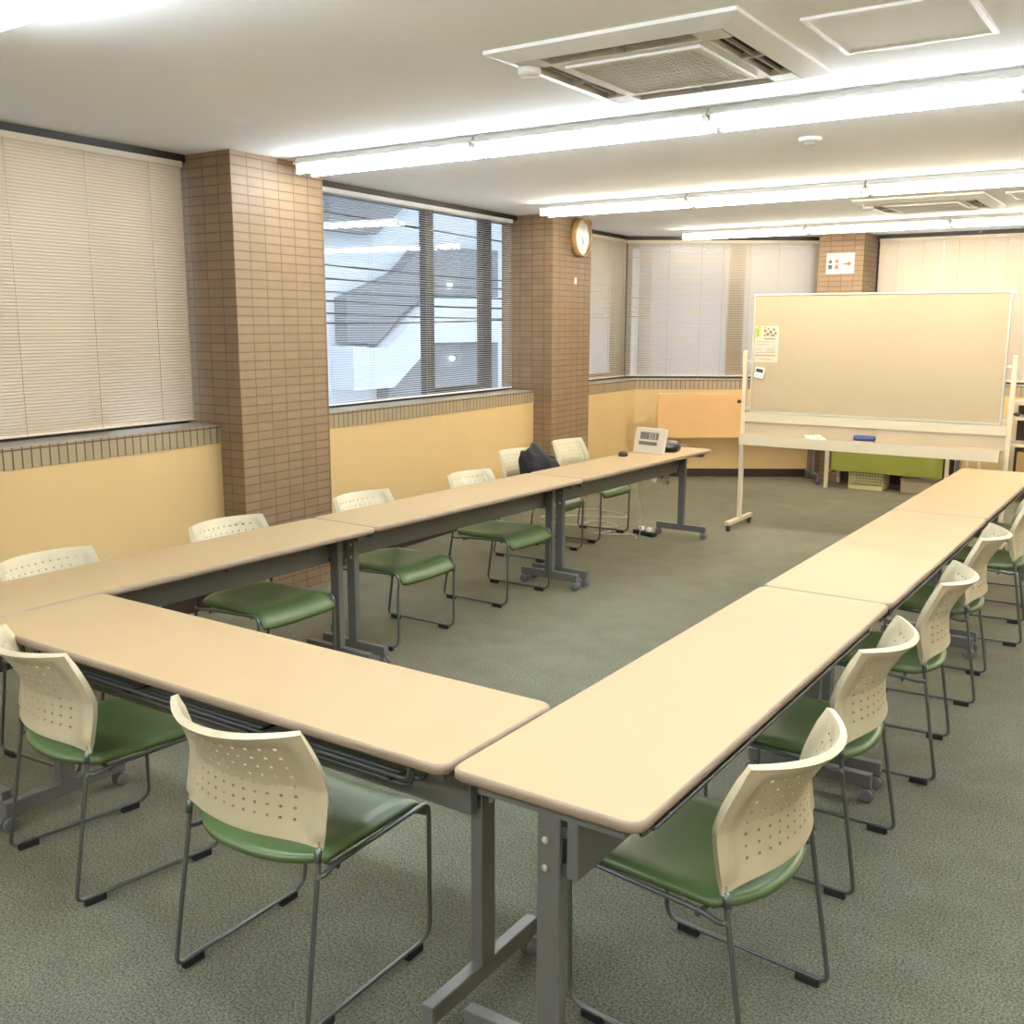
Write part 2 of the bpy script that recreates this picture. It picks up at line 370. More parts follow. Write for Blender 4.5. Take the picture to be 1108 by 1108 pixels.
yz_slab('parapet', [(9.6, 1.25), (10.35, 1.2), (11.6, 2.0), (13.6, 2.0), (13.6, 1.27), (11.5, 1.27), (10.5, .6), (9.6, .6)], 0, .45, M_out)
for (y, z) in ((12.15, 2.2), (12.2, 1.0)):
    lathe_bm = bmesh.new(); lathe(lathe_bm, [(.0, .26), (.035, .27), (.035, .31), (.0, .32)], 12, 'x', (0, y-12, z+3.3))
    link('stair_lamp', lathe_bm, mat('stair_lamp_glow', (1, 1, 1), .5, emit=(1, 1, .95), estr=3), bld)
for y, lb in ((3.8, 'grey utility pole left of the building with outdoor stairs'), (16.2, 'grey utility pole right of the building with outdoor stairs')):
    pl_ = thing('utility_pole', lb, 'pole', (-7.75, y, -3.3), 0, 'utility poles carrying the cables')
    bm = bmesh.new(); lathe(bm, [(.15, 0), (.11, 7.2)], 16); link('pole', bm, M_outgrey, pl_)
    link('cross_arm', B(-.25, .45, -.05, .05, 6.3, 6.4), M_outgrey, pl_)
ordn = ['topmost', 'second highest', 'third highest', 'middle', 'third lowest', 'second lowest', 'lowest']
for i, (z, dz) in enumerate(((2.95, -.12), (2.35, -.05), (2.2, 0), (2.05, .02), (1.93, -.03), (1.78, -.04), (1.70, .1))):
    bm = bmesh.new(); pts = [(-7.64, 3.8+12.4*k/12, z+(dz*(k/5-1))-.12*math.sin(PI*k/12)) for k in range(13)]
    tube(bm, pts, .012, 6)
    tag(link('overhead_cable', bm, M_black), ordn[i]+' of the thin black cables seen through the open blind', 'cable', 'overhead cables outside')
b2 = thing('office_building', 'pale building across the street behind the angled wall blinds', 'building', (-9, 21, -3.3))
link('facade', B(-8, 14, 0, 3, 0, 7.2), M_out, b2)
link('sign_band', B(1, 9, -.08, -.005, 3.2, 3.9), M_outgrey, b2)
b3 = thing('low_building', 'pale building beyond the left cream blind', 'building', (-10.5, 0, -3.3))
link('facade', B(-3, 0, -14, 6.5, 0, 7.0), M_out, b3)
link('window_band', B(.001, .05, -12, 5, 4.2, 5.3), M_outgrey, b3)

# ------------------------------------------------------------------ ceiling lamps (rows of twin tubes)
M_tc = mat('tube_glow_cool', (1, 1, 1), .4, emit=TUBE_COOL, estr=TUBE_STRENGTH)
M_tw = mat('tube_glow_warm', (1, 1, 1), .4, emit=TUBE_WARM, estr=TUBE_STRENGTH)
def make_lamp(mt):
    r = thing('fluorescent_ceiling_lamp', '', 'ceiling lamp')
    bm = bmesh.new()
    pts = [(-.026, -.056), (.026, -.056), (.070, -.030), (.088, -.036), (.090, -.030), (.070, -.018), (.060, 0), (-.060, 0), (-.070, -.018), (-.090, -.030), (-.088, -.036), (-.070, -.030)]; n = len(pts)
    a = [bm.verts.new((.005, y, z)) for y, z in pts]; b = [bm.verts.new((1.205, y, z)) for y, z in pts]
    bm.faces.new(a); bm.faces.new(b[::-1])
    for i in range(n): bm.faces.new([a[i], a[(i+1) % n], b[(i+1) % n], b[i]])
    link('housing', bm, M_white, r)
    for y in (-.058, .058):
        bm = bmesh.new(); tube(bm, [(.024, y, -.066), (1.186, y, -.066)], .016, 10); link('tube', bm, mt, r)
        for x in (.012, 1.186):
            bm = bmesh.new(); box(bm, x, x+.012, y-.018, y+.018, -.086, -.030, bev=.003); box(bm, x, x+.012, min(y, 0), max(y, 0), -.040, -.001)
            link('socket', bm, M_acwhite, r)
    return r
rows = [(-2.42, 'c', 0, 5), (.13, 'c', 1, 5), (2.68, 'c', 0, 5), (5.24, 'w', 0, 5), (7.78, 'w', 0, 5)]
rowname = {.13: 'ceiling row at the photo top left', 2.68: 'long row beside the nearer air conditioner', 5.24: 'middle ceiling row', 7.78: 'farthest ceiling row'}
where = {0: 'first from the windows', 1: 'second from the windows', 2: 'third from the windows', 3: 'fourth from the windows', 4: 'fifth from the windows'}
protos = {}
for y, kind, n0, n1 in rows:
    for n in range(n0, n1):
        if kind in protos: o = dup_tree(protos[kind])
        else: o = protos[kind] = make_lamp(M_tc if kind == 'c' else M_tw)
        o.location = (-3.10+1.215*n+(.045 if y == 2.68 else 0), y, ZC)
        o['label'] = 'lit tube ceiling lamp, %s, %s' % (where[n], rowname.get(y, 'row behind the camera'))
        o['group'] = 'fluorescent ceiling lamps in rows'

# ------------------------------------------------------------------ ceiling cassette air conditioners, hatches, detectors
def cells(bm, xb, yb, holes, z0, z1, mi=0):
    for i in range(len(xb)-1):
        for j in range(len(yb)-1):
            if (i, j) in holes: continue
            box(bm, xb[i], xb[i+1], yb[j], yb[j+1], z0, z1, mi)
def make_ac():
    r = thing('air_conditioner', 'white square ceiling cassette air conditioner in front of the nearest lamp row', 'air conditioner')
    s = .445
    bm = bmesh.new()
    xb = [-.385, -.315, -.285, .285, .315, .385]
    holes = {(0, 2), (4, 2), (2, 0), (2, 4)}; holes = set()
    def ring(o_, i_, zo, zi):
        A_ = [bm.verts.new((x*o_, y*o_, zo)) for x, y in ((-1, -1), (1, -1), (1, 1), (-1, 1))]
        B_ = [bm.verts.new((x*i_, y*i_, zi)) for x, y in ((-1, -1), (1, -1), (1, 1), (-1, 1))]
        for k in range(4): bm.faces.new([A_[k], A_[(k+1) % 4], B_[(k+1) % 4], B_[k]])
    ring(s, s, 0, -.012); ring(s, .37, -.012, -.034); ring(.37, .37, -.034, -.005)
    link('panel_border', bm, M_acwhite, r)
    link('backing', B(-.368, .368, -.368, .368, -.012, -.002), M_black, r)
    bm = bmesh.new()
    # plate between slots, slots left open
    a, b_ = .365, .300
    for sx in (-1, 1):
        for sy in (-1, 1): box(bm, min(sx*.27, sx*a), max(sx*.27, sx*a), min(sy*.27, sy*a), max(sy*.27, sy*a), -.034, -.013)
    box(bm, -.27, .27, -.27, .27, -.034, -.013)
    for sx in (-1, 1):
        box(bm, min(sx*.27, sx*.285), max(sx*.27, sx*.285), -.27, .27, -.034, -.013); box(bm, -.27, .27, min(sx*.27, sx*.285), max(sx*.27, sx*.285), -.034, -.013)
    link('face_plate', bm, M_acwhite, r)
    for rot in range(4):
        bm = bmesh.new(); box(bm, -.262, .262, .322, .330, -.028, -.016, bev=.002); box(bm, -.004, .004, .287, .363, -.033, -.014)
        bmesh.ops.rotate(bm, verts=bm.verts, cent=(0, 0, 0), matrix=Matrix.Rotation(rot*PI/2, 3, 'Z'))
        link('louver', bm, M_acgrey, r)
    bm = bmesh.new()
    for (x0, x1, y0, y1) in ((-.245, .245, .225, .245), (-.245, .245, -.245, -.225), (-.245, -.225, -.225, .225), (.225, .245, -.225, .225)): box(bm, x0, x1, y0, y1, -.042, -.033)
    g = link('grille_frame', bm, M_acwhite, r)
    bm = bmesh.new(); n = 30
    for k in range(n):
        x = -.222+.444*(k+.5)/n; box(bm, x-.0035, x+.0035, -.225, .225, -.040, -.036)
    for k in range(10):
        y = -.222+.444*(k+.5)/10; box(bm, -.225, .225, y-.002, y+.002, -.0395, -.0365)
    link('grille', bm, M_acwhite, g)
    link('filter', B(-.225, .225, -.225, .225, -.0352, -.0342), M_acgrey, g)
    bm = bmesh.new(); lathe(bm, [(.0, -.060), (.030, -.060), (.040, -.052), (.040, -.034)], 20, 'z', (-.36, -.29, 0)); link('sensor', bm, M_acwhite, r)
    return r
ac = make_ac(); ac.location = (-.455, 1.83, ZC)
ac2 = dup_tree(ac); ac2.location = (-.60, 6.62, ZC)
ac2['label'] = 'white ceiling cassette air conditioner farther away, between the two far lamp rows'
for o in (ac, ac2): o['group'] = 'ceiling cassette air conditioners'
def hatch(x, y, label):
    r = thing('ceiling_hatch', label, 'access hatch', (x, y, ZC), 0, 'ceiling access hatches')
    bm = bmesh.new(); s = .235; t = .018
    for (x0, x1, y0, y1) in ((-s, s, s-t, s), (-s, s, -s, -s+t), (-s, -s+t, -s+t, s-t), (s-t, s, -s+t, s-t)): box(bm, x0, x1, y0, y1, -.008, 0)
    link('hatch_frame', bm, M_white, r)
    link('hatch_door', B(-s+t+.004, s-t-.004, -s+t+.004, s-t-.004, -.004, 0), M_ceil, r)
hatch(.335, 1.84, 'square white access hatch in the ceiling beside the nearer air conditioner')
hatch(.20, 6.5, 'square white access hatch at the photo edge beside the farther air conditioner')
r = thing('smoke_detector', 'small round white smoke detector on the ceiling behind the nearest full lamp row', 'detector', (-.497, 3.55, ZC))
bm = bmesh.new(); lathe(bm, [(.055, 0), (.055, -.010), (.046, -.018)], 24); link('detector_base', bm, M_white, r)
bm = bmesh.new(); lathe(bm, [(.026, -.018), (.026, -.030), (.008, -.036)], 20); link('detector_head', bm, M_acgrey, r)

# ------------------------------------------------------------------ things on the pillars
ang = math.atan2(1, -.062)
cl = thing('wall_clock', 'round wall clock with wooden rim high on the second tiled pillar', 'clock', (*W(6.235, .38), 2.30), ang)
bm = bmesh.new(); lathe(bm, [(.155, 0), (.160, -.01), (.160, -.045), (.152, -.055), (.143, -.050), (.143, -.03)], 48, 'y'); link('clock_rim', bm, mat('light_wood', (.42, .25, .10), .4), cl)
bm = bmesh.new(); lathe(bm, [(.143, -.028), (.143, -.034)], 48, 'y'); link('clock_face', bm, mat('clock_face_white', (.46, .44, .39), .25), cl)
bm = bmesh.new()
for k in range(12):
    a = k*PI/6; bmm = bmesh.new(); box(bmm, -.003, .003, -.0355, -.034, .115, .132)
    bmesh.ops.rotate(bmm, verts=bmm.verts, cent=(0, 0, 0), matrix=Matrix.Rotation(a, 3, 'Y'))
    me = bpy.data.meshes.new('t'); bmm.to_mesh(me); bmm.free(); bm.from_mesh(me); bpy.data.meshes.remove(me)
link('hour_marks', bm, mat('faint_grey_print', (.45, .43, .38), .5), cl)
for a, L_, wd in ((2.55, .07, .004), (3.05, .10, .003)):
    bm = bmesh.new(); box(bm, -wd, wd, -.038, -.036, -.015, L_); bmesh.ops.rotate(bm, verts=bm.verts, cent=(0, 0, 0), matrix=Matrix.Rotation(a, 3, 'Y')); link('clock_hand', bm, M_acgrey, cl)
sw = thing('wall_tab', 'tiny white tab on the tiled pillar below the round clock', 'tab', (*W(6.165, .38), 1.935), ang)
link('tab_plate', B(-.012, .012, -.012, 0, -.028, .028, bev=.003), M_white, sw)

sg = thing('toilet_sign', 'white sign with man and woman figures and red arrow on the far pillar', 'sign', (-1.878, 8.80, 2.168))
link('sign_sheet', B(-.138, .138, -.004, 0, -.10, .10), M_paper, sg)
def yplate(pts, y0, y1):
    bm = bmesh.new(); a = [bm.verts.new((x, y0, z)) for x, z in pts]; b = [bm.verts.new((x, y1, z)) for x, z in pts]; n = len(pts)
    bm.faces.new(a); bm.faces.new(b[::-1])
    for i in range(n): bm.faces.new([a[i], a[(i+1) % n], b[(i+1) % n], b[i]])
    return bm
def disc(cx, cz, r_, n=16): return [(cx+r_*math.cos(2*PI*k/n), cz+r_*math.sin(2*PI*k/n)) for k in range(n)]
M_blue = mat('sign_dark_teal', (.035, .065, .085), .5); M_red = mat('sign_red', (.42, .07, .04), .5)
M_red2 = mat('sign_red_brown', (.34, .10, .05), .5)
for pts, m_, nm in ((disc(-.098, .018, .018), M_blue, 'man_head'), ([(-.122, -.012), (-.076, -.012), (-.082, -.055), (-.116, -.055)], M_blue, 'man_body'),
                    (disc(-.035, .022, .018), M_red2, 'woman_head'), ([(-.044, -.010), (-.026, -.010), (-.010, -.052), (-.060, -.052)], M_red2, 'woman_body'),
                    ([(.030, .002), (.075, .002), (.075, .020), (.112, -.004), (.075, -.028), (.075, -.012), (.030, -.012)], M_red, 'arrow')):
    link(nm, yplate(pts, -.006, -.004), m_, sg)
link('caption_line', yplate([(-.04, .052), (.03, .054), (.03, .060), (-.04, .058)], -.005, -.004), mat('caption_grey', (.5, .48, .42), .6), sg)

# ------------------------------------------------------------------ training tables
TZ = 0.6715; TL_ = 1.795; TW = 0.436
def make_table():
    r = thing('folding_table', '', 'table')
    bm = bmesh.new(); hw, hl = TW/2, TL_/2
    out = rrect(-hw, hw, -hl, hl, .03)
    lv = [(TZ-.024, .004), (TZ-.020, 0), (TZ-.005, 0), (TZ, .005)]
    rings = [[bm.verts.new((x*(1-i_/hw), y*(1-i_/hl), z)) for x, y in out] for z, i_ in lv]
    for q, (a, b) in enumerate(zip(rings, rings[1:])):
        for k in range(len(a)):
            f = bm.faces.new([a[k], a[(k+1) % len(a)], b[(k+1) % len(a)], b[k]]); f.material_index = 1; f.smooth = True
    bm.faces.new(rings[0][::-1]).material_index = 1; bm.faces.new(rings[-1])
    link('tabletop', bm, [M_top, M_edge], r)
    yl = hl-.055
    for s in (-1, 1):
        y = s*yl
        lg = link('leg', B(-.027, .027, y-.016, y+.016, .085, .615, bev=.003), M_leg, r)
        link('foot_bar', B(-.212, .212, y-.016, y+.016, .052, .098, bev=.003), M_leg, lg)
        link('top_plate', B(-.17, .17, y-.02, y+.02, .615, TZ-.024), M_leg, lg)
        for sx in (-1, 1):
            bm = bmesh.new(); cx = sx*.192
            for q in (-1, 1): lathe(bm, [(.016, q*.004), (.024, q*.006), (.0245, q*.010), (.022, q*.018), (.010, q*.020)], 18, 'y', (cx+sx*.006, y, .0245), smooth=False)
            box(bm, cx-.012, cx+.02, y-.004, y+.004, .02, .054)
            cc = link('caster', bm, M_caster, lg)
        bm = bmesh.new()
        for z in (.50, .56):
            lathe(bm, [(.0, s*.016), (.008, s*.0165), (.007, s*.021), (.0, s*.022)], 12, 'y', (-.006, y, z))
        link('bolt', bm, M_alu, lg)
    link('beam', B(.040, .066, -yl-.014, yl+.014, .488, .61, bev=.004), M_leg, r)
    for s in (-1, 1):
        bm = bmesh.new()
        for z in (.505, .585): box(bm, .020, .042, s*yl-.012, s*yl+.012, z-.012, z+.012)
        box(bm, .022, .030, s*yl-.012, s*yl+.012, .505, .585)
        link('bracket', bm, M_rod, r)
    # wire book shelf under the top: two U-shaped rods and four long ones
    bm = bmesh.new()
    for (x, z, yy) in ((.185, .60, .78), (.150, .565, .76), (.10, .560, .76), (.05, .560, .76)):
        tube(bm, fillet([(x, -yy, TZ-.03), (x, -yy, z), (x, yy, z), (x, yy, TZ-.03)], .03), .0055, 6)
    for yy in (-.70, -.25, .25, .70): tube(bm, [(.03, yy, .566), (.155, yy, .570), (.187, yy, .606)], .004, 6)
    link('wire_shelf', bm, M_rod, r)
    return r
def place_table(o, x, y, rz, label, sx=1.0):
    o.location = (x, y, 0); o.rotation_euler = (0, 0, rz); o.scale = (sx, 1, 1); o['label'] = label; o['group'] = 'training tables set out in a U'
T0 = make_table()
aR = .0028
place_table(T0, TW/2, .9, aR, 'maple-topped folding table nearest the camera in the right-hand row')
place_table(dup_tree(T0), TW/2-.003, 2.7, aR, 'maple-topped folding table in the middle of the right-hand row')
place_table(dup_tree(T0), TW/2-.010, 4.5, aR, 'maple-topped folding table at the far end of the right-hand row')
place_table(dup_tree(T0), -.906, TW/2-.004, -PI/2, 'maple-topped folding table crossing the near end and joining both rows')
aL = -.0207
for i, lb in enumerate(('maple-topped folding table nearest the camera in the window-side row', 'maple-topped folding table in the middle of the window-side row',
                        'maple-topped folding table at the far end of the window-side row, carrying the digital clock')):
    t = (i-.5)*1.8; wl = .2045
    x = -1.7923-wl*math.cos(aL)-t*math.sin(aL)+(.009 if i == 0 else 0); y = 1.7991-wl*math.sin(aL)+t*math.cos(aL)
    place_table(dup_tree(T0), x, y, aL+PI, lb, .94)

# ------------------------------------------------------------------ chairs
def make_chair():
    r = thing('stacking_chair', '', 'chair')
    # frame: one bent rod on each side
    bm = bmesh.new()
    for s in (-1, 1):
        X = s*.22
        pts = [(s*.205, -.143, .52), (s*.211, -.155, .43), (X, -.222, .020), (X, .222, .020), (X*.99, .228, .388), (s*.205, -.10, .368), (s*.212, -.145, .362), (s*.219, -.168, .372)]
        tube(bm, fillet(pts, {'d': .03, 1: .01, 2: .028, 3: .045, 4: .035, 5: .02, 6: .012}), .0062, 8)
        tube(bm, [(s*.211, -.156, .436), (s*.2125, -.162, .402)], .0085, 8)
    for y, z in ((.17, .372), (-.09, .357)): tube(bm, [(-.206, y, z), (.206, y, z)], .006, 8)
    link('frame', bm, M_frame, r)
    for s in (-1, 1):
        for y0, y1 in ((-.200, -.140), (.125, .185)):
            link('glide', B(s*.22-.009, s*.22+.009, y0, y1, 0, .022, bev=.003), M_black, r)
    # seat: padded, waterfall front, rounded rear
    def zc(x, y):
        z = .402+.006*abs(x/.2)**2 - .012*math.exp(-((y+.02)/.11)**2)*(1-(x/.2)**2)
        if y > .165: z -= 7.0*(y-.165)**2
        if y < -.12: z += .10*(-.12-y)
        return z
    bm = bmesh.new(); nu, nv = 14, 20; top = []; bot = []
    for j in range(nv+1):
        t = j/nv; rt, rb = [], []
        for i in range(nu+1):
            u = -1+2*i/nu; x = .208*u
            yb = -.205+.075*abs(u)**2.6; yf = .250-.003*abs(u)**12
            y = yb+(yf-yb)*t
            e = max(abs(u)**22, (1-t)**14, t**18)
            z = zc(x, y); rt.append(bm.verts.new((x, y, z-.010*e))); rb.append(bm.verts.new((x*.985, yb+(yf-yb)*(t*.985+.006), z-.026)))
        top.append(rt); bot.append(rb)
    for j in range(nv):
        for i in range(nu):
            bm.faces.new([top[j][i], top[j][i+1], top[j+1][i+1], top[j+1][i]]).smooth = True
            bm.faces.new([bot[j][i], bot[j+1][i], bot[j+1][i+1], bot[j][i+1]]).smooth = True
    for i in range(nu):
        bm.faces.new([top[0][i], bot[0][i], bot[0][i+1], top[0][i+1]]).smooth = True; bm.faces.new([top[nv][i+1], bot[nv][i+1], bot[nv][i], top[nv][i]]).smooth = True
    for j in range(nv):
        bm.faces.new([top[j+1][0], bot[j+1][0], bot[j][0], top[j][0]]).smooth = True; bm.faces.new([top[j][nu], bot[j][nu], bot[j+1][nu], top[j+1][nu]]).smooth = True
    link('seat', bm, M_vinyl, r)
    # backrest shell
    def bp(u, v, dn=0.0):
        """u -1..1 across, v 0..1 up"""
        hw = .2195 - .018*max(0, (v-.45)/.55)**1.3
        prof = -.128 - .062*max(0, (v-.45)/.55)**1.35 - .022*max(0, (.45-v)/.45)**1.3
        sag = .058+.034*v
        y = prof - sag*(1-abs(u)**2.1)
        z0 = .428+.022*(1-abs(u)**6) ; z1 = .712 - .008*(1-u*u)
        z = z0+(z1-z0)*v
        return Vector((hw*u, y-dn, z))
    us = [-1, -.93, -.865, -.845]; n = 11
    for k in range(n):
        c = -.79+1.58*(k+.5)/n; us += [c-.015, c+.015]
    us += [.845, .865, .93, 1]; us = sorted(us)
    vs = [0, .05, .09]; nr = 8
    for k in range(nr):
        c = .13+.78*(k+.5)/nr; vs += [c-.0115, c+.0115]
    vs += [.945, .975, 1.0]; vs = sorted(vs)
    holeu = {i for i in range(len(us)-1) if abs((us[i+1]-us[i])-.030) < 1e-4}; holev = {j for j in range(len(vs)-1) if abs((vs[j+1]-vs[j])-.023) < 1e-4}
    bm = bmesh.new()
    def normal(u, v):
        a = bp(min(u+.01, 1), v)-bp(max(u-.01, -1), v); b = bp(u, min(v+.01, 1))-bp(u, max(v-.01, 0)); return a.cross(b).normalized()
    F = []; K = []
    for v in vs:
        f_, k_ = [], []
        for u in us:
            p = bp(u, v); nn = normal(u, v)
            if nn.y < 0: nn = -nn           # towards the sitter
            th = .0035
            if abs(u) > .86: th = .0125
            if v > .94: th = .0095
            if v < .06: th = .006
            f_.append(bm.verts.new(p+nn*th*.8)); k_.append(bm.verts.new(p-nn*th))
        F.append(f_); K.append(k_)
    nu, nv = len(us)-1, len(vs)-1
    def hole(i, j): return i in holeu and j in holev
    for j in range(nv):
        for i in range(nu):
            if hole(i, j):
                for (a, b) in (((j, i), (j, i+1)), ((j, i+1), (j+1, i+1)), ((j+1, i+1), (j+1, i)), ((j+1, i), (j, i))):
                    bm.faces.new([F[a[0]][a[1]], F[b[0]][b[1]], K[b[0]][b[1]], K[a[0]][a[1]]])
                continue
            bm.faces.new([F[j][i], F[j][i+1], F[j+1][i+1], F[j+1][i]]).smooth = True
            bm.faces.new([K[j][i], K[j+1][i], K[j+1][i+1], K[j][i+1]]).smooth = True
    for i in range(nu):
        for j in (0, nv): bm.faces.new([F[j][i], F[j][i+1], K[j][i+1], K[j][i]])
    for j in range(nv):
        for i in (0, nu): bm.faces.new([F[j][i], F[j+1][i], K[j+1][i], K[j][i]])
    for e in bm.edges:
        if any(not f.smooth for f in e.link_faces): e.smooth = False
    bk = link('backrest', bm, M_back, r)
    for s in (-1, 1):
        bm = bmesh.new(); p = bp(s*.93, .14); lathe(bm, [(0, -.012), (.004, -.012), (.004, -.006), (0, -.006)], 8, 'y', (p.x, p.y, p.z)); link('screw', bm, M_black, bk)
    return r
CH0 = make_chair(); first = [True]
def chair(x, y, deg, label):
    o = CH0 if first[0] else dup_tree(CH0); first[0] = False
    o.location = (x, y, 0); o.rotation_euler = (0, 0, math.radians(deg)); o['label'] = label; o['group'] = 'green-seated stacking chairs around the tables'
    return o
chair(-.515, .079, 1, 'ivory-backed green chair at the crossing table, nearer the right, large in the foreground')
chair(-1.365, .130, -8.5, 'ivory-backed green chair at the crossing table, cut by the left edge of the photo')
chair(.37, .488, 85, 'ivory-backed green chair nearest the camera on the right side of the right-hand row')
chair(.33, 1.33, 90, 'ivory-backed green chair second from the camera along the right-hand row')
chair(.339, 2.19, 95, 'ivory-backed green chair third from the camera along the right-hand row')
chair(.32, 3.06, 94, 'ivory-backed green chair fourth from the camera along the right-hand row')
chair(.352, 4.05, 96, 'ivory-backed green chair fifth along the right-hand row, half cut by the photo edge')
chair(.34, 4.86, 92, 'ivory-backed green chair at the far end of the right-hand row')
chair(-2.13, .56, -86, 'ivory-backed green chair at the near end of the window-side row, only its top showing')
chair(-2.11, 1.395, -90, 'ivory-backed green chair in front of the first tiled pillar')
chair(-2.11, 2.27, -90, 'ivory-backed green chair in front of the first piece of wall right of the nearest pillar')
chair(-2.11, 3.20, -90, 'ivory-backed green chair under the open blind, left of the one with the bag')
chair(-2.50, 4.26, -90, 'ivory-backed green chair with the black bag on its seat')
chair(-2.52, 4.99, -90, 'ivory-backed green chair in front of the second pillar, right of the black bag')

# ------------------------------------------------------------------ black bag on the chair
def blob(parts, seg=20, seed=1, amp=.012):
    bm = bmesh.new(); bmesh.ops.create_icosphere(bm, subdivisions=4, radius=1)
    random.seed(seed); ph = [random.uniform(0, 6) for _ in range(9)]
    for v in bm.verts:
        n = v.co.normalized()
        k = 1+amp*(math.sin(5*n.x+ph[0])*math.sin(4*n.z+ph[1])+.6*math.sin(9*n.y+ph[2]+3*n.x)+.4*math.sin(13*n.z+7*n.x+ph[3]))
        v.co = parts(n)*k
    for f in bm.faces: f.smooth = True
    return bm
bag = thing('black_bag', 'slumped black cloth bag on a chair by the window-side row', 'bag', (-2.46, 4.24, .408))
def bagf(n):
    x, y, z = n.x*.135, n.y*.185, n.z
    h = .185*(1-.42*max(0, n.y))
    z = math.copysign(abs(z)**.7, z); z = max(-.9, z)
    x += .05*max(0, n.z)*(-1)
    return Vector((x*(1-.25*max(0, n.z)), y*(1-.18*max(0, n.z))+.03*n.z*-1, (z+.9)*h))
link('bag_body', blob(bagf, seed=3, amp=.05), M_bag, bag)
bm = bmesh.new(); tube(bm, fillet([(.06, -.10, .24), (.075, -.06, .29), (.07, .03, .27), (.06, .10, .21)], .03), .008, 8, ry=.014); link('bag_strap', bm, M_bag, bag)

# ------------------------------------------------------------------ things on the far window-side table
dc = thing('digital_clock', 'white digital desk clock with grey display on the far window-side table', 'clock', (-1.99, 4.885, TZ), math.radians(-13))
def tilted(bm, a=-.20):
    bmesh.ops.rotate(bm, verts=bm.verts, cent=(0, 0, 0), matrix=Matrix.Rotation(a, 3, 'X')); return bm
link('clock_case', tilted(B(-.135, .135, -.001, .024, .0, .182, bev=.005)), mat('clock_case_ivory', (.58, .50, .36), .4), dc)
link('upper_display', tilted(B(-.085, .078, -.004, -.001, .100, .150)), M_screen, dc)
link('lower_display', tilted(B(-.09, .072, -.004, -.001, .060, .085)), M_screen, dc)
bm = bmesh.new()
SEG = {'1': 'bc', '0': 'abcdef', '2': 'abged', '3': 'abgcd'}
def digit(ch, cx, z0, h, w_):
    t = .0035
    R_ = {'a': (cx, cx+w_, z0+h-t, z0+h), 'd': (cx, cx+w_, z0, z0+t), 'g': (cx, cx+w_, z0+h/2-t/2, z0+h/2+t/2), 'f': (cx, cx+t, z0+h/2, z0+h),
          'b': (cx+w_-t, cx+w_, z0+h/2, z0+h), 'e': (cx, cx+t, z0, z0+h/2), 'c': (cx+w_-t, cx+w_, z0, z0+h/2)}
    for s in SEG[ch]:
        a = R_[s]; box(bm, a[0], a[1], -.0052, -.004, a[2], a[3])
for ch, cx in (('1', -.022), ('0', .004), ('3', .034)): digit(ch, cx, .106, .038, .022)
link('digits', tilted(bm), M_digit, dc)
link('stand', B(-.06, .06, .03, .075, 0, .006), M_white, dc)
ms = thing('computer_mouse', 'small black mouse left of the white digital clock', 'mouse', (-2.075, 4.68, TZ), .5)
bm = bmesh.new(); lathe(bm, [(.033, 0), (.034, .010), (.028, .022), (.014, .030), (0, .032)], 20)
for v in bm.verts: v.co.y *= 1.6
link('mouse_shell', bm, M_black, ms)
bm = bmesh.new(); lathe(bm, [(.006, -.003), (.006, .003)], 12, 'x', (0, .028, .026)); link('scroll_wheel', bm, M_leg, ms)
pc = thing('black_pouch', 'black zipped pouch behind the white digital clock', 'pouch', (-1.935, 5.12, TZ), .3)
def pf(n): return Vector((n.x*.085, n.y*.13, (max(-.6, n.z)+.6)*.050))
link('pouch_body', blob(pf, seed=5, amp=.02), mat('shiny_black_cloth', (.014, .012, .013), .35), pc)
bm = bmesh.new(); tube(bm, fillet([(.03, .11, .03), (.09, .16, .03), (.11, .20, .006), (.06, .23, .006)], .02), .003, 6); link('zip_pull', bm, M_alu, pc)
# adaptor, cables, power strip
ad = thing('power_adaptor', 'white plug adaptor hanging under the far window-side table end', 'adaptor', (-2.045, 5.10, .488), .3)
link('adaptor_body', B(-.022, .022, -.04, .04, -.05, 0, bev=.006), M_white, ad)
M_cable = mat('white_cable', (.55, .48, .36), .5)
bm = bmesh.new()
def smooth_path(pts, n=8):
    V_ = [Vector(p) for p in pts]; out = []
    for i in range(len(V_)-1):
        p0 = V_[max(i-1, 0)]; p1 = V_[i]; p2 = V_[i+1]; p3 = V_[min(i+2, len(V_)-1)]
        for k in range(n):
            t = k/n; out.append(.5*((2*p1)+(-p0+p2)*t+(2*p0-5*p1+4*p2-p3)*t*t+(-p0+3*p1-3*p2+p3)*t**3))
    out.append(V_[-1]); return out
tube(bm, smooth_path([(-2.06, 4.93, .488), (-2.10, 4.97, .36), (-2.08, 5.0, .18), (-2.13, 5.06, .02), (-2.20, 5.14, .006), (-2.25, 5.18, .006)]), .004, 6)
tag(link('adaptor_cable', bm, M_cable), 'thin white cable dropping from the table to the power strip', 'cable')
bm = bmesh.new()
tube(bm, smooth_path([(-2.22, 5.20, .006), (-2.5, 5.05, .006), (-2.45, 5.22, .006), (-2.75, 5.30, .006), (-2.72, 5.5, .006), (-2.48, 5.36, .008), (-2.9, 5.25, .006), (-3.2, 5.4, .006), (-2.95, 5.62, .006), (-2.6, 5.8, .006), (-3.0, 5.95, .007), (-3.27, 5.66, .006), (-3.28, 5.58, .05)]), .0045, 6)
tag(link('extension_cable', bm, M_cable), 'looping white cable on the carpet behind the far window-side chairs', 'cable')
ps = thing('power_strip', 'black and white power strip on the floor at the far window-side table foot', 'power strip', (-2.17, 5.24, 0), -.3)
link('strip_body', B(-.10, .10, -.03, .03, 0, .035, bev=.006), M_black, ps)
for k in range(2): link('plug', B(-.05+k*.08, -.015+k*.08, -.018, .018, .035, .065, bev=.005), M_white, ps)

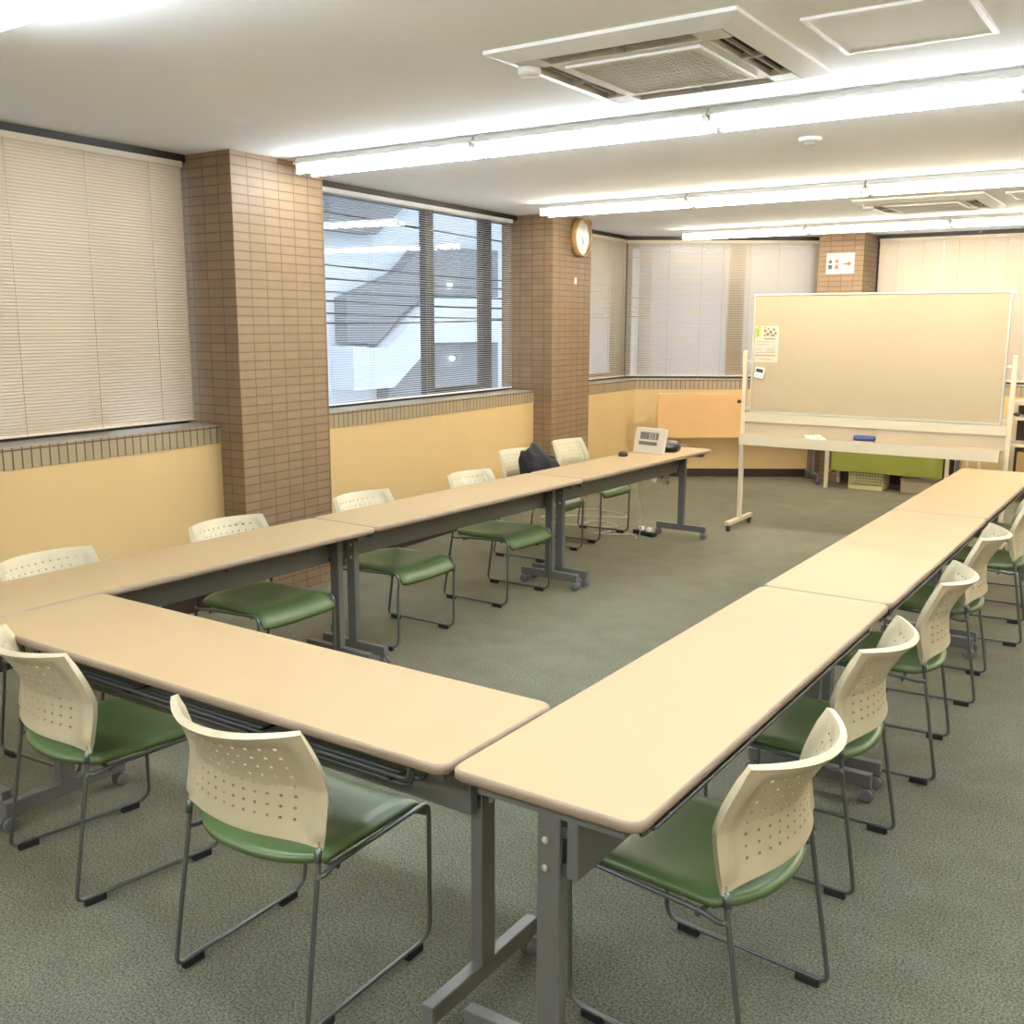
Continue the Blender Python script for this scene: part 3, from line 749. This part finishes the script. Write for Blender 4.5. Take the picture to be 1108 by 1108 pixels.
# ------------------------------------------------------------------ whiteboard
WY = 5.95
wb = thing('whiteboard', 'large blank wheeled whiteboard on cream metal stand in front of the windows', 'whiteboard', (-.77, WY, 0))
bx0, bx1, bz0, bz1 = -.885, .885, .905, 1.795
link('board', B(bx0+.012, bx1-.012, -.012, .012, bz0+.012, bz1-.012), M_wboard, wb)
bm = bmesh.new()
for a in ((bx0, bx1, bz1-.014, bz1), (bx0, bx1, bz0, bz0+.014), (bx0, bx0+.014, bz0+.014, bz1-.014), (bx1-.014, bx1, bz0+.014, bz1-.014)): box(bm, a[0], a[1], -.018, .018, a[2], a[3], bev=.003)
link('board_frame', bm, M_alu, wb)
bm = bmesh.new()
for s in (-1, 1): box(bm, s*bx1-.02, s*bx1+.02, -.022, .022, bz1-.02, bz1+.006, bev=.003) if s > 0 else None
link('corner_cap', bm, M_acgrey, wb)
for s in (-1, 1):
    X = s*.935
    lg = link('post', B(X-.016, X+.016, -.016, .016, .075, 1.375, bev=.003), M_cream, wb)
    link('foot', B(X-.02, X+.02, -.25, .25, .05, .08, bev=.004), M_cream, lg)
    for y in (-.215, .215):
        bm = bmesh.new(); lathe(bm, [(.014, -.011), (.025, -.009), (.025, .009), (.014, .011)], 18, 'x', (X, y, .025)); box(bm, X-.006, X+.006, y-.006, y+.006, .025, .052)
        link('caster', bm, M_black, lg)
    bm = bmesh.new(); xi, xo = sorted((X-s*.016, s*bx1)); box(bm, xi, xo, -.010, .010, 1.29, 1.31); box(bm, xi, xo, -.01, .01, .93, .95)
    link('hinge', bm, M_acgrey, lg)
    bm = bmesh.new(); lathe(bm, [(.006, 0), (.014, s*.02), (.014, s*.035), (.004, s*.04)], 12, 'x', (X+s*.016, 0, .985))
    link('clamp_knob', bm, M_base, lg)
link('upper_rail', B(-.92, .92, -.016, .016, .835, .9045, bev=.003), M_cream, wb)
link('back_panel', B(-.92, .92, -.008, .008, .742, .834), M_tray, wb)
bm = bmesh.new(); box(bm, -.925, .90, -.10, .0, .722, .730); box(bm, -.925, .90, -.104, -.098, .665, .742); box(bm, -.925, -.919, -.098, 0, .70, .742); box(bm, .894, .90, -.098, 0, .70, .742)
link('tray', bm, M_cream, wb)
link('lower_rail', B(-.92, .92, -.016, .016, .70, .742), M_tray, wb)
# poster and timer on the board
po = thing('notice_poster', 'small printed notice with a yellow-green corner stuck to the left of the whiteboard', 'notice', (-1.545, WY-.0125, 1.425))
link('notice_sheet', B(-.092, .092, -.0015, 0, -.135, .135), mat('notice_paper', (.47, .41, .31), .6), po)
M_yg = mat('yellow_green_print', (.34, .36, .06), .6); M_ink = mat('olive_ink', (.16, .14, .05), .6); M_pr = mat('faint_print', (.28, .23, .15), .6); M_pic = mat('brown_print', (.17, .12, .07), .6, var=.5, vscale=60)
link('green_block', yplate([(-.088, .045), (-.048, .060), (-.048, .133), (-.088, .133)], -.0025, -.0015), M_yg, po)
bm = bmesh.new()
for z in (.098, .080, .063): box(bm, -.074, -.064, -.0032, -.0025, z-.005, z+.005)
box(bm, -.02, .07, -.0032, -.0015, .036, .044); link('heading_print', bm, M_ink, po)
bm = bmesh.new(); random.seed(11)
for cx, cz, q in ((-.012, .098, .011), (.012, .112, .007), (.030, .090, .013), (.055, .108, .009), (.068, .082, .010), (.006, .074, .012), (.048, .066, .011), (-.016, .066, .008), (.028, .064, .006), (.072, .062, .006), (.046, .120, .005), (-.014, .122, .006)):
    lathe(bm, [(q*.2, -.0015), (q, -.0016), (q*.8, -.0026)], 14, 'y', (cx, 0, cz))
link('picture_print', bm, M_pic, po)
bm = bmesh.new()
for (x0, x1, z) in ((-.08, .07, .018), (-.07, .02, -.003), (.05, .065, -.012), (-.08, -.03, -.038), (.0, .07, -.034), (.0, .07, -.050), (-.08, .07, -.062)): box(bm, x0, x1, -.0025, -.0015, z-.0025, z+.0025)
link('small_print', bm, M_pr, po)
bm = bmesh.new(); box(bm, -.085, .075, -.0025, -.0015, -.088, -.080); box(bm, -.05, .045, -.0025, -.0015, -.115, -.111); link('yellow_line', bm, mat('mustard_print', (.25, .20, .04), .6), po)
for x, z in ((-.08, .128), (.085, .125), (-.088, -.105), (.07, -.112)):
    bm = bmesh.new(); lathe(bm, [(.009, -.0015), (.009, -.007), (.006, -.009)], 12, 'y', (x, 0, z)); link('magnet', bm, mat('clear_magnet', (.48, .44, .30), .4), po)
tm = thing('kitchen_timer', 'small white magnetic timer with dark display, tilted below the notice', 'timer', (-1.585, WY-.0125, 1.215))
def rotated(bm, a=.2):
    bmesh.ops.rotate(bm, verts=bm.verts, cent=(0, 0, 0), matrix=Matrix.Rotation(a, 3, 'Y')); return bm
link('timer_case', rotated(B(-.036, .036, -.016, 0, -.045, .036, bev=.006)), M_white, tm)
link('timer_display', rotated(B(-.028, .028, -.019, -.015, -.002, .026, bev=.001)), mat('timer_lcd', (.06, .06, .035), .3), tm)
bm = bmesh.new()
for x in (-.018, 0, .018): box(bm, x-.006, x+.006, -.018, -.015, -.032, -.018)
link('timer_button', rotated(bm), M_acgrey, tm)
er = thing('board_eraser', 'blue whiteboard eraser lying on the whiteboard tray', 'eraser', (-.765, WY-.06, .730), .05)
link('felt', B(-.07, .07, -.022, .022, 0, .018), M_cream, er)
bm = bmesh.new(); box(bm, -.078, .078, -.025, .025, .018, .058, bev=.016); link('eraser_grip', bm, mat('blue_plastic', (.035, .045, .16), .4), er)
cloth = blob(lambda n: Vector((n.x*.07, n.y*.025, (max(-.5, n.z)+.5)*.022)), seed=9, amp=.25)
tag(link('cleaning_cloth', cloth, mat('white_cloth', (.80, .72, .56), .8), loc=(-1.13, WY-.055, .731)), 'small crumpled white cloth on the whiteboard tray, left of the eraser', 'cloth')

# ------------------------------------------------------------------ folded table, desk, basket, shelf at the back
ft = thing('flipped_table', 'table with its orange wood top flipped upright against the angled wall', 'table', (*D(10.18, 1.46), 0), math.atan2(RT.y, RT.x))
bm = bmesh.new(); box(bm, 0, 1.76, -.012, .012, .445, .890, bev=.006)
link('tabletop', bm, mat('orange_maple_laminate', (.60, .36, .15), .45, var=.02, vscale=4), ft)
for x in (.10, 1.60):
    lg = link('leg', B(x-.016, x+.016, .025, .08, .09, .66, bev=.003), M_leg, ft)
    link('foot_bar', B(x-.016, x+.016, -.17, .25, .052, .095, bev=.003), M_leg, lg)
    for y in (-.15, .225):
        bm = bmesh.new(); lathe(bm, [(.014, -.015), (.0245, -.012), (.0245, .012), (.014, .015)], 16, 'x', (x, y, .0245)); box(bm, x-.005, x+.005, y-.005, y+.005, .02, .054); link('caster', bm, M_caster, lg)
link('beam', B(.116, 1.584, .035, .065, .56, .66), M_leg, ft)

dk = thing('office_desk', 'white-legged desk with olive green front panel behind the whiteboard', 'desk', (-1.19, 8.33, 0))
link('desktop', B(-.60, .60, -.03, .45, .64, .665, bev=.004), M_cream, dk)
link('front_panel', B(-.52, .50, .0, .018, .175, .63), M_greenpanel, dk)
for x in (-.56, .54):
    for y in (-.01, .42): link('leg', B(x-.017, x+.017, y-.017, y+.017, 0, .64, bev=.003), M_cream, dk)
    link('side_brace', B(x-.012, x+.012, .0, .41, .13, .16), M_cream, dk)
link('back_panel', B(-.54, .52, .42, .435, .02, .63), mat('dark_desk_back', (.05, .035, .025), .6), dk)
# lattice basket
bk = thing('plastic_basket', 'pale yellow lattice plastic basket under the green-panelled desk', 'basket', (-1.39, 8.52, 0))
bm = bmesh.new(); bw, bd, bh = .16, .12, .155
for sy in (-1, 1):
    for k in range(12): x = -bw+2*bw*k/11; box(bm, x-.0035, x+.0035, sy*bd-.003, sy*bd+.003, .012, bh)
    for k in range(5): z = .04+k*.026; box(bm, -bw, bw, sy*bd-.003, sy*bd+.003, z-.004, z+.004)
for sx in (-1, 1):
    for k in range(11): y = -bd+2*bd*k/10; box(bm, sx*bw-.003, sx*bw+.003, y-.004, y+.004, .012, bh)
    for k in range(5): z = .04+k*.026; box(bm, sx*bw-.003, sx*bw+.003, -bd, bd, z-.004, z+.004)
M_bask = mat('pale_yellow_plastic', (.66, .62, .33), .5)
link('lattice_sides', bm, M_bask, bk); link('basket_base', B(-bw, bw, -bd, bd, 0, .035), M_bask, bk)
bm = bmesh.new()
for a in ((-bw-.008, bw+.008, -bd-.008, -bd+.006), (-bw-.008, bw+.008, bd-.006, bd+.008), (-bw-.008, -bw+.006, -bd, bd), (bw-.006, bw+.008, -bd, bd)): box(bm, *a, bh-.008, bh+.006)
link('basket_rim', bm, M_bask, bk)
link_ = thing('storage_box', 'grey-beige low box under the desk, right of the lattice basket', 'box', (-.92, 8.55, 0))
link('box_body', B(-.15, .15, -.13, .13, 0, .12, bev=.004), mat('beige_box', (.36, .30, .20), .6), link_)
link('box_lid', B(-.155, .155, -.135, .135, .12, .14, bev=.004), mat('beige_box_lid', (.42, .36, .25), .6), link_)
# shelf rack right of the whiteboard
rk = thing('storage_rack', 'cream metal rack with dark gaps behind the right end of the whiteboard', 'rack', (.42, 8.62, 0))
for x in (-.60, .60):
    for y in (-.17, .17): link('upright', B(x-.016, x+.016, y-.016, y+.016, 0, .90), M_cream, rk)
for z in (.10, .50, .74, .875): link('shelf', B(-.584, .584, -.186, .186, z, z+.028), M_cream, rk)
link('back_sheet', B(-.584, .584, .155, .165, .128, .87), M_base, rk)
cb = thing('brown_box', 'brown cardboard box on the lower shelf of the cream rack', 'box', (.30, 8.60, .128))
link('carton', B(-.40, .28, -.15, .13, 0, .33, bev=.004), mat('brown_cardboard', (.30, .19, .07), .8), cb)
link('carton_tape', B(-.40, .28, -.02, .02, .3302, .3312), mat('parcel_tape', (.36, .24, .10), .4), cb)
wbx = thing('white_box', 'white flat box on the middle shelf of the cream rack', 'box', (.22, 8.58, .768))
link('box_body', B(-.26, .26, -.14, .14, 0, .085, bev=.003), M_cream, wbx)
# folded trolley posts between desk and rack
tr = thing('folded_trolley', 'folded trolley with pale upright bars between the desk and the rack', 'trolley', (-.40, 8.45, 0))
for x in (-.10, .0): link('bar', B(x-.013, x+.013, -.013, .013, .06, .62, bev=.003), M_cream, tr)
link('side_bar', B(-.20, -.165, -.01, .02, .06, .60), M_leg, tr)
link('base', B(-.22, .03, -.10, .14, .035, .06, bev=.004), M_leg, tr)
for x in (-.18, -.01):
    for y in (-.07, .11):
        bm = bmesh.new(); lathe(bm, [(.017, -.010), (.018, -.008), (.018, .008), (.017, .010)], 14, 'x', (x, y, .018)); link('wheel', bm, M_black, tr)

# nothing left without a label
for o in C.objects:
    if o.parent is None and o.type != 'CAMERA' and 'kind' not in o and not o.get('label'): print('NO LABEL', o.name)
